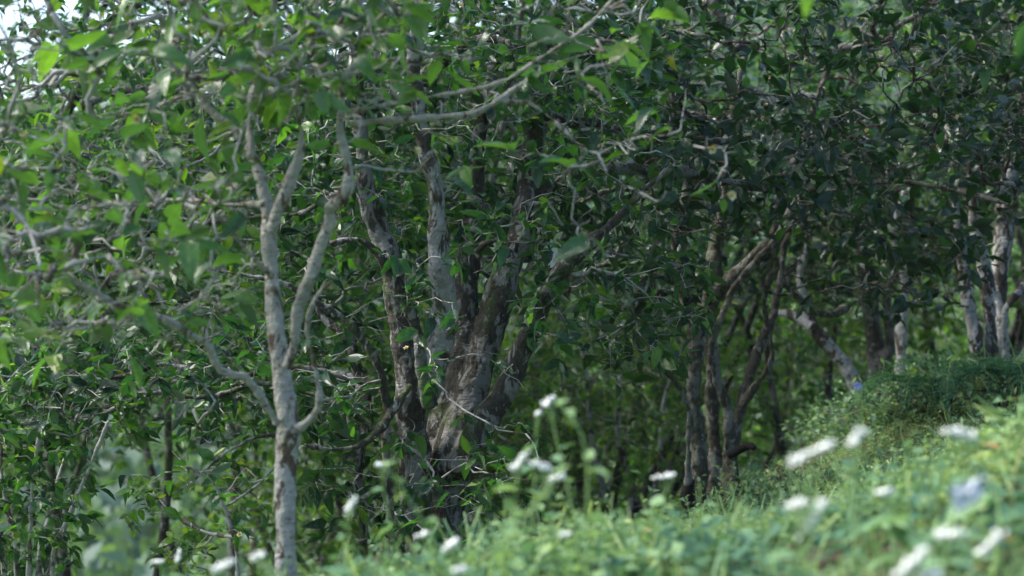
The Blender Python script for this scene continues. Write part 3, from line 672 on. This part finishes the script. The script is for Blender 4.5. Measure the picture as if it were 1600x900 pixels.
# ------------------------------------------------------------------ ground cover
def herbs():
    rng = np.random.default_rng(31); P, D, Nn, Ls, T = [], [], [], [], []; stems = []
    n = 0
    pts = []
    while len(pts) < 30000:
        Y = 1.9 + 12.6 * rng.random() ** .9; h = .30 * Y + 1.1; x = rng.uniform(-h, h)
        if x < -2.6 + .0 * Y and Y > 7: continue
        shade = Y > 10.4 and x < 1.9
        if shade and rng.random() < .62: continue
        c = noise.noise(Vector((x * 1.2, Y * 1.2, 3.3)))
        if rng.random() > .84 + c * .9: continue
        pts.append((x, Y, c, shade))
    X = np.array([p[0] for p in pts]); YY = np.array([p[1] for p in pts]); Z = ground(X, YY)
    for (x, Y, c, shade), z in zip(pts, Z):
        kind = noise.noise(Vector((x * 2.1, Y * 1.6, 9.1))) + rng.normal(0, .22)
        big = kind > .28 or (Y < 5 and kind > .0)
        H = rng.uniform(.03, .09) + max(0, c) * .10 + (rng.uniform(.05, .16) if rng.random() < .04 else 0)
        if big: H += .025
        if shade: H *= .8
        k = rng.integers(5, 9) if not big else rng.integers(4, 7)
        lean = rng.normal(0, .25, 2); a0 = rng.uniform(0, 6.28)
        for q in range(k):
            u = (q + 1) / k; a = a0 + q * 2.4
            p = (x + lean[0] * H * u, Y + lean[1] * H * u, z + H * (.3 + .7 * u))
            P.append(p); D.append((math.cos(a), math.sin(a), rng.uniform(-.1, .7))); Nn.append((rng.normal(0, .3), rng.normal(0, .3), 1))
            Ls.append((rng.uniform(.035, .078) if Y < 5 else rng.uniform(.022, .05)) if big else rng.uniform(.012, .03)); T.append(np.clip(.38 + c * .6 - .25 * kind + (.12 if not big else -.05) + rng.normal(0, .18), 0, .93) if rng.random() > .007 else 1)
    V, Q, uv, tt = leaf_arrays(np.array(P), np.array(D), np.array(Nn), np.array(Ls), np.array(T), ratio=.68, fold=.2, curl=.3, nl=2, rng=rng)
    o = mesh_np('ground_cover', V, Q, M_HERB, uv=uv, tint=tt); tag(o, 'low tangle of small leaved green weeds covering the sunny slope', 'weeds', 'stuff')
    # grass blades and seed stalks
    P, D, Nn, Ls, T = [], [], [], [], []
    for k in range(9000):
        Y = 1.9 + 10 * rng.random(); h = .30 * Y + 1; x = rng.uniform(-h, h)
        P.append((x, Y, 0)); D.append((rng.normal(0, .35), rng.normal(0, .35), 1)); Nn.append((rng.normal(0, 1), rng.normal(0, 1), .3)); Ls.append(rng.uniform(.08, .22)); T.append(np.clip(rng.normal(.6, .2), 0, 1 if rng.random() < .1 else .93))
    P = np.array(P, float); P[:, 2] = ground(P[:, 0], P[:, 1])
    V, Q, uv, tt = leaf_arrays(P, np.array(D), np.array(Nn), np.array(Ls), np.array(T), ratio=.035, fold=.1, curl=.35, nl=4, rng=rng)
    o = mesh_np('grass', V, Q, M_HERB, uv=uv, tint=tt); tag(o, 'thin grass blades scattered through the weeds', 'grass', 'stuff')
    # fallen leaves under the trees
    P, D, Nn, Ls, T = [], [], [], [], []
    for k in range(5000):
        Y = rng.uniform(8, 15); x = rng.uniform(-2.5, 4.5); P.append((x, Y, 0)); a = rng.uniform(0, 6.28)
        D.append((math.cos(a), math.sin(a), rng.normal(0, .2))); Nn.append((rng.normal(0, .35), rng.normal(0, .35), 1)); Ls.append(rng.uniform(.05, .1)); T.append(rng.random())
    P = np.array(P, float); P[:, 2] = ground(P[:, 0], P[:, 1]) + .03
    m = leaf_mat('fallen_leaf', [(0, (.06, .04, .025)), (.6, (.14, .09, .05)), (1, (.22, .16, .08))], rough=.75, trans=.1, veins=False, under=(.14, .1, .06), tgain=(1, 1, 1))
    V, Q, uv, tt = leaf_arrays(P, np.array(D), np.array(Nn), np.array(Ls), np.array(T), nl=2, rng=rng)
    o = mesh_np('leaf_litter', V, Q, m, uv=uv, tint=tt); tag(o, 'brown fallen leaves lying on the soil under the trees', 'leaf litter', 'stuff')
herbs()

def floret_cluster(c, axis, length, width, n, rng, r=.0034):
    rods = []
    for k in range(n):
        u = rng.uniform(-.5, .5); off = rng.normal(0, width * .33, 3)
        p = c + axis * length * u + off * np.array([1, 1, .5])
        v = nrmz(rng.normal(0, 1, 3) + np.array([0, 0, 1.2]))
        s = r * rng.uniform(.7, 1.25)
        rods.append((np.array([p - v * s * 2.2, p - v * s, p, p + v * s * .8]), np.array([s * .35, s * .8, s * 1.2, s * .7])))
    return tubes(rods, 6)

def flower_stalk(label, px, py, Y, angle, length_px, width_px, n, seed, mat=M_WHITE, name='white_flower', lean=.12, group='white flowers in the weeds', leaves=6, cat='wildflower', leaf=.05, r0=None):
    rng = np.random.default_rng(seed); top = at(px, py, Y)
    x0, y0 = top[0] + rng.normal(0, lean), top[1] + rng.normal(0, lean * .6); b = np.array([x0, y0, gz(x0, y0) - .02])
    root = thing(name, label, cat, b, group)
    P = catmull([[*b, .004], [*(b * .6 + top * .4 + rng.normal(0, .015, 3)), .003], [*(b * .15 + top * .85 + rng.normal(0, .01, 3)), .0022], [*top, .0018]], .03)
    ax = np.array([math.cos(math.radians(angle)), rng.normal(0, .25), math.sin(math.radians(angle))]); ax = nrmz(ax)
    ln = length_px / F * Y; wd = width_px / F * Y
    st = [(P[:, :3], P[:, 3])]
    for u in np.linspace(-.45, .45, 5):
        q = top + ax * ln * u; s = P[-3, :3]; st.append((np.array([s, (s + q) / 2 + rng.normal(0, .004, 3), q - np.array([0, 0, .004])]), np.array([.0014, .001, .0008])))
    V, Q, Tr = tubes(st, 6); mesh_np('stem', V, Q, M_STEM, root, b, tri=Tr)
    V, Q, Tr = floret_cluster(top, ax, ln * .85, wd * .6, n if r0 else int(n * .8), rng, r0 or .0034); mesh_np('flower_head', V, Q, mat, root, b, tri=Tr)
    if leaves:
        k = rng.integers(2, len(P) - 2, leaves); a = np.arange(leaves) * 1.57 + rng.uniform(0, 3)
        leaves_each('leaf', M_HERB, root, b, P[k, :3], np.stack([np.cos(a), np.sin(a), rng.uniform(-.2, .5, leaves)], -1), np.stack([rng.normal(0, .3, leaves), rng.normal(0, .3, leaves), np.ones(leaves)], -1), rng.uniform(leaf * .6, leaf * 1.2, leaves), np.clip(rng.normal(.4, .15, leaves), 0, .9), ratio=.62, nl=4, rng=rng)
    return root
FS = [ # label, px, py, Y, angle, length px, width px, n
 ('long white flower spray leaning up to the right, highest above the right slope', 1268,707,2.9,24,85,20,70),
 ('small white flower tuft just right of the long leaning spray', 1340,683,2.9,50,36,16,28),
 ('white flower head on the broad leaved plant at the right', 1500,677,3.1,-12,56,26,60),
 ('white flower head below the long leaning spray, left of a steep one', 1250,786,3.0,10,34,20,34),
 ('steep white flower spray below the long leaning spray', 1268,812,3.0,52,88,18,64),
 ('small white flower alone in the middle of the right slope', 1382,768,3.3,8,24,16,24),
 ('white flower at the right end of the slope, low', 1548,850,2.8,42,56,22,52),
 ('pale white flower patch low between two sprays on the right', 1482,834,2.9,12,46,24,40),
 ('white flower spray cut by the bottom edge, right of the middle', 1425,878,2.6,48,66,20,56),
 ('white flower head at the very bottom edge', 1455,897,2.6,5,40,16,30),
 ('white flower head above the weeds in front of the thick stems', 705,852,3.9,36,34,15,36),
 ('small bright white flower at the left of the thick stems', 598,725,4.4,5,24,10,22),
 ('white flower tip on a tall stalk before the middle tree', 857,626,4.2,40,26,12,26),
 ('second white flower tip just below the tallest one', 842,645,4.3,30,16,8,12),
 ('white flower tuft in the cluster right of the middle trunk, left one', 812,722,3.9,50,38,16,36),
 ('white flower tuft in the cluster right of the middle trunk, central one', 848,728,3.9,-20,34,18,36),
 ('white flower tuft in the cluster right of the middle trunk, right one', 868,748,3.8,30,28,14,26),
 ('pale flower head before the dark vase tree', 1040,744,4.2,10,30,12,24),
 ('feathery pale flower at the foot of the slim pale tree, left side', 345,885,3.6,30,44,24,40),
 ('round white flower close beside the slim pale tree, left side', 402,868,3.7,10,26,20,28),
 ('small white flower below the hazy gap', 248,877,4.6,0,20,8,16),
 ('two lobed small white bud in the hazy gap', 278,868,4.8,80,22,7,12),
 ('pale flower tuft left of the slender grey stems', 548,790,4.0,60,36,14,26),
 ('pale flower tuft low beside the thick trunk foot', 660,836,4.0,20,26,12,20),
 ('tiny white flowers near the bottom centre', 720,890,3.3,0,26,14,20),
 ('tiny white flower low in the centre right weeds', 882,834,3.7,15,16,10,12),
]
for i, r in enumerate(FS): flower_stalk(r[0], r[1], r[2], r[3] + .55, *r[4:], seed=300 + i, leaf=.055)
flower_stalk('single blue flower on a tall thin stalk in front of the leaning tree', 1340, 604, 4.4, 10, 7, 6, 16, 350, mat=M_BLUE, name='blue_flower', group=None, leaves=3, lean=.02, r0=.0018)

def leafy_plant(name, label, px, Y, n, size, H, seed, mat=M_HERB, ratio=.42, tint=.45, group=None, up=.8, cat='weed'):
    rng = np.random.default_rng(seed); b = base_at(px, Y, 0.01); root = thing(name, label, cat, b, group)
    P, D, Ls, st = [], [], [], []
    for k in range(n):
        a = k * 2.4 + rng.uniform(-.3, .3); u = rng.uniform(.35, 1)
        p = b + np.array([math.cos(a) * .03, math.sin(a) * .03, H * u]); P.append(p)
        D.append((math.cos(a), math.sin(a) * .8, up * rng.uniform(.1, 1.2))); Ls.append(size * rng.uniform(.7, 1.15))
        st.append((np.array([b, (b + p) / 2 + rng.normal(0, .006, 3), p]), np.array([.0035, .003, .002])))
    V, Q, Tr = tubes(st, 6); mesh_np('stem', V, Q, M_STEM, root, b, tri=Tr)
    leaves_each('leaf', mat, root, b, np.array(P), np.array(D), np.array([0, 0, 1]) + rng.normal(0, .3, (n, 3)), np.array(Ls), np.clip(rng.normal(tint, .15, n), 0, .93), ratio=ratio, nl=6, curl=.35, rng=rng)
    return root
leafy_plant('broad_leaf_weed', 'broad leaved weed with long pointed upright leaves on the right slope', 1440, 4.2, 14, .15, .17, 401, ratio=.42, tint=.35)
leafy_plant('broad_leaf_weed', 'big heart shaped green leaf plant behind the long white spray', 1305, 3.0, 7, .085, .16, 402, ratio=.75, tint=.55)
leafy_plant('sapling', 'leafy seedling at the right edge of the slope', 1585, 5.2, 16, .11, .22, 403, ratio=.5, tint=.6)
leafy_plant('sapling', 'dark leaved seedling at the foot of the great old tree', 770, 7.9, 12, .12, .26, 404, mat=M_LEAF, ratio=.4, tint=.2)
leafy_plant('broad_leaf_weed', 'light green weed at the bottom beside the slim pale trunk', 500, 4.6, 12, .09, .2, 405, ratio=.6, tint=.75)
leafy_plant('broad_leaf_weed', 'bluish broad leaved weed low in the centre', 960, 3.6, 12, .08, .14, 406, ratio=.65, tint=.15)
# tall green stalks standing out of the weeds
def stalk(label, rows, Y, seed):
    rng = np.random.default_rng(seed); p0 = at(rows[0][0], rows[0][1], Y); b = np.array([p0[0], Y, gz(p0[0], Y) - .02])
    pts = [[*b, .0045]] + [[*at(a, c, Y), .0035] for a, c in rows if at(a, c, Y)[2] > b[2] + .05]
    P = catmull(pts, .03); root = thing('green_stalk', label, 'weed', b, 'tall green weed stalks')
    V, Q, Tr = tubes([(P[:, :3], np.linspace(.0045, .002, len(P)))], 6); mesh_np('stem', V, Q, M_STEM, root, b, tri=Tr)
    n = 8; k = np.linspace(len(P) * .4, len(P) - 1, n).astype(int); a = np.arange(n) * 1.9
    leaves_each('leaf', M_HERB, root, b, P[k, :3], np.stack([np.cos(a), np.sin(a), rng.uniform(0, .6, n)], -1), np.tile([0, 0, 1.], (n, 1)), rng.uniform(.03, .06, n), np.full(n, .6), ratio=.6, rng=rng)
stalk('green stalk bending over before the gap right of the great old tree', [(918,800),(918,720),(905,670),(885,640),(870,632)], 4.2, 501)
stalk('thin green stalk slanting up to the left by the thick trunk', [(680,860),(650,800),(620,750),(600,728)], 4.4, 502)
stalk('yellowish stalk leaning right below the white flower cluster', [(790,880),(805,830),(840,780),(865,740)], 3.9, 503)

def fern(label, px, Y, seed, L=.42, nf=6, lift=.05):
    rng = np.random.default_rng(seed); b = base_at(px, Y, -.0); b[2] += lift; root = thing('fern', label, 'fern', b, 'ferns on the right bank')
    for f in range(nf):
        a = rng.uniform(2.4, 6.9); d = np.array([math.cos(a), math.sin(a), 0]); l = L * rng.uniform(.7, 1.1)
        u = np.linspace(0, 1, 16); pts = b + d * (u * l)[:, None]; pts[:, 2] += l * (u * 1.0 - u ** 2 * 1.15)
        V, Q, Tr = tubes([(pts, np.linspace(.003, .001, 16))], 5)
        tg = nrmz(np.gradient(pts, axis=0)); s = np.cross(tg, [0, 0, 1.]); P, D, Ls = [], [], []
        for i in range(2, 16):
            for sg in (-1, 1):
                w = l * .26 * math.sin(math.pi * (u[i] * .8 + .2)) ** .8 + .01; dd = s[i] * sg + tg[i] * .35
                for q in np.linspace(.12, 1, 7):
                    p = pts[i] + dd * w * q; P.append(p); D.append(tg[i] + dd * .4); Ls.append(.028 * (1.15 - q * .7)); P.append(p); D.append(-tg[i] * .8 + dd * .6); Ls.append(.028 * (1.15 - q * .7))
        n = len(P); V2, Q2, uv, tt = leaf_arrays(np.array(P), np.array(D), np.tile([0, 0, 1.], (n, 1)) + rng.normal(0, .2, (n, 3)), np.array(Ls), rng.random(n), ratio=.45, nl=2, rng=rng)
        fr = mesh_np('frond', V2, Q2, M_FERN, root, b, uv=uv, tint=tt)
        o = mesh_np('stalk', V, Q, M_STEM, fr, b, tri=Tr)
fern('bluish green fern with arching fronds on the right bank below the white stems', 1490, 11.2, 601, .60, 9, .2)
fern('smaller fern left of the other on the dark edge of the bank', 1435, 11.5, 602, .45, 7, .18)
fern('fern at the foot of the rightmost stem', 1575, 11.0, 603, .45, 7, .12)

# green shrubby growth along the bank edge, as single plants
for i, (px, Y, s) in enumerate([(1400,12.0,.05),(1450,11.6,.05),(1360,12.2,.045),(1520,11.3,.05),(1175,10.7,.045),(1215,10.9,.04),(1560,11,.05),(1480,11.9,.05),(1320,12.6,.045)]):
    rng = np.random.default_rng(700 + i); b = base_at(px, Y, .02)
    root = thing('bank_shrub', ['bright green low shrub on the dark bank, left part','green low shrub under the ferns on the bank','green low shrub at the foot of the leaning tree','green low shrub below the white stems','fresh green shrub just right of the dark vase tree foot','little green shrub further right of the dark vase tree foot','green shrub at the right end of the bank','green shrub on top of the bank between the ferns','green shrub where the bank falls off to the left'][i], 'shrub', b, 'low shrubs along the bank')
    n = 420; v = nrmz(rng.normal(0, 1, (n, 3))); v[:, 2] = np.abs(v[:, 2]); R = np.array([.36, .32, .24]) * rng.uniform(.8, 1.25, 3)
    pos = b + v * R * rng.uniform(.15, 1.25, (n, 1)) ** .8; st = []
    for k in range(0, n, 9): st.append((np.array([b, (b + pos[k]) / 2 + rng.normal(0, .02, 3), pos[k]]), np.array([.004, .0025, .0012])))
    V, Q, Tr = tubes(st, 5); mesh_np('stem', V, Q, B_TWIGD, root, b, tri=Tr)
    V, Q, uv, tt = leaf_arrays(pos, v + rng.normal(0, .6, (n, 3)), np.array([0, 0, 1]) + rng.normal(0, .4, (n, 3)), rng.uniform(s * .6, s * 1.2, n), np.clip(rng.normal(.3, .25, n), 0, .93), ratio=.55, nl=2, rng=rng)
    mesh_np('foliage', V, Q, M_HERB, root, b, uv=uv, tint=tt)

# ------------------------------------------------------------------ small odd things
def card():
    p = at(868, 396, 9.2); w, h = .048, .135
    # curled card, thin but solid
    V = []; Q = []; n = 6
    for s in (0, 1):
        for i in range(n + 1):
            for j in (0, 1):
                x = -w / 2 + w * i / n; V.append((x, .006 * math.sin(i / n * 3.1) + s * .0015, (-h / 2 + (.02 * i / n)) if j == 0 else h / 2 - .03 * i / n))
    m = (n + 1) * 2
    for i in range(n):
        a = i * 2; Q += [(a, a + 2, a + 3, a + 1), (m + a + 1, m + a + 3, m + a + 2, m + a), (a, m + a, m + a + 2, a + 2), (a + 1, a + 3, m + a + 3, m + a + 1)]
    Q += [(0, 1, m + 1, m), (2 * n, m + 2 * n, m + 2 * n + 1, 2 * n + 1)]
    o = mesh_np('white_tag', np.array(V) + p, Q, M_CARD, None, p, smooth=False); tag(o, 'small blank white card stuck upright behind the right hand mossy stem', 'tag')
card()
def scrap():
    rng = np.random.default_rng(8); p = at(1512, 772, 3.4); n = 10
    g = np.linspace(-1, 1, n); X, Z = np.meshgrid(g, g); y = np.array([noise.noise(Vector((a * 1.9, b * 1.9, 2))) for a, b in zip(X.ravel(), Z.ravel())]) * .035
    Vt = np.c_[X.ravel() * .026 * (1 + .2 * Z.ravel()), y, Z.ravel() * .022 + .01 * X.ravel()]; V = np.vstack([Vt, Vt + [0, .0012, 0]])
    i = (np.arange(n - 1)[:, None] * n + np.arange(n - 1)[None]).ravel(); Q = np.stack([i, i + 1, i + n + 1, i + n], -1); Q = np.vstack([Q, Q[:, ::-1] + n * n])
    e = [*range(n), *range(2 * n - 1, n * n, n), *range(n * n - 2, n * n - n - 1, -1), *range(n * n - 2 * n, 0, -n)]
    Q = np.vstack([Q, [(e[k], e[(k + 1) % len(e)] , e[(k + 1) % len(e)] + n * n, e[k] + n * n) for k in range(len(e))]])
    o = mesh_np('crumpled_scrap', V + p, Q, M_SCRAP, None, p); tag(o, 'pale blue crumpled scrap caught in the weeds at the right', 'litter')
scrap()
def overhang(label, rows, Y, leaves, seed, tint):
    rng = np.random.default_rng(seed); pts = catmull([[*at(a, b, Y + dy), r] for a, b, dy, r in rows], .04); root = thing('overhanging_twig', label, 'branch', pts[0, :3])
    V, Q, Tr = tubes([(pts[:, :3], pts[:, 3])], 6); mesh_np('twig', V, Q, B_TWIG, root, pts[0, :3], tri=Tr)
    P = np.array([at(a, b, Y) for a, b, *_ in leaves]); D = np.array([l[2:5] for l in leaves], float)
    leaves_each('leaf', M_LEAFL, root, pts[0, :3], P, D, np.array([[.2, -1., .5]] * len(leaves)), np.array([l[5] for l in leaves]), np.full(len(leaves), tint), rng=rng)
overhang('twig with bright green leaves dipping in at the top edge', [(1330,-420,.5,.008),(1300,-250,.3,.005),(1272,-100,.1,.003),(1262,-20,0,.002)], 4.4,
  [(1262,-30,-.05,0,-1,.085),(1268,-60,.6,0,-.5,.08),(1270,-70,-.6,.2,-.3,.08)], 801, .78)
overhang('twig with one pale leaf hanging in at the top right edge', [(1900,-300,.5,.008),(1760,-120,.3,.005),(1650,-10,.1,.003),(1606,30,0,.002)], 4.4,
  [(1606,32,-.25,0,-1,.09),(1660,-10,.5,0,-.6,.09),(1640,-20,.2,.2,.8,.08)], 802, .35)

# ------------------------------------------------------------------ valley air
def haze():
    x, y0, y1, z0, z1 = 330, -12, 330, -16, 42
    V = [(-x, y0, z0), (x, y0, z0), (x, y1, z0), (-x, y1, z0), (-x, y0, z1), (x, y0, z1), (x, y1, z1), (-x, y1, z1)]
    Q = [(0, 3, 2, 1), (4, 5, 6, 7), (0, 1, 5, 4), (1, 2, 6, 5), (2, 3, 7, 6), (3, 0, 4, 7)]
    m, t, b, out = new_mat('haze'); t.nodes.remove(b); v = t.nodes.new('ShaderNodeVolumePrincipled'); v.inputs['Density'].default_value = .0003; v.inputs['Color'].default_value = (.85, .92, 1, 1)
    t.links.new(v.outputs[0], out.inputs['Volume'])
    o = mesh_np('haze', V, Q, m, smooth=False); tag(o, 'thin bluish haze lying over the valley', 'haze', 'stuff')
HAZE = True
if HAZE: haze()
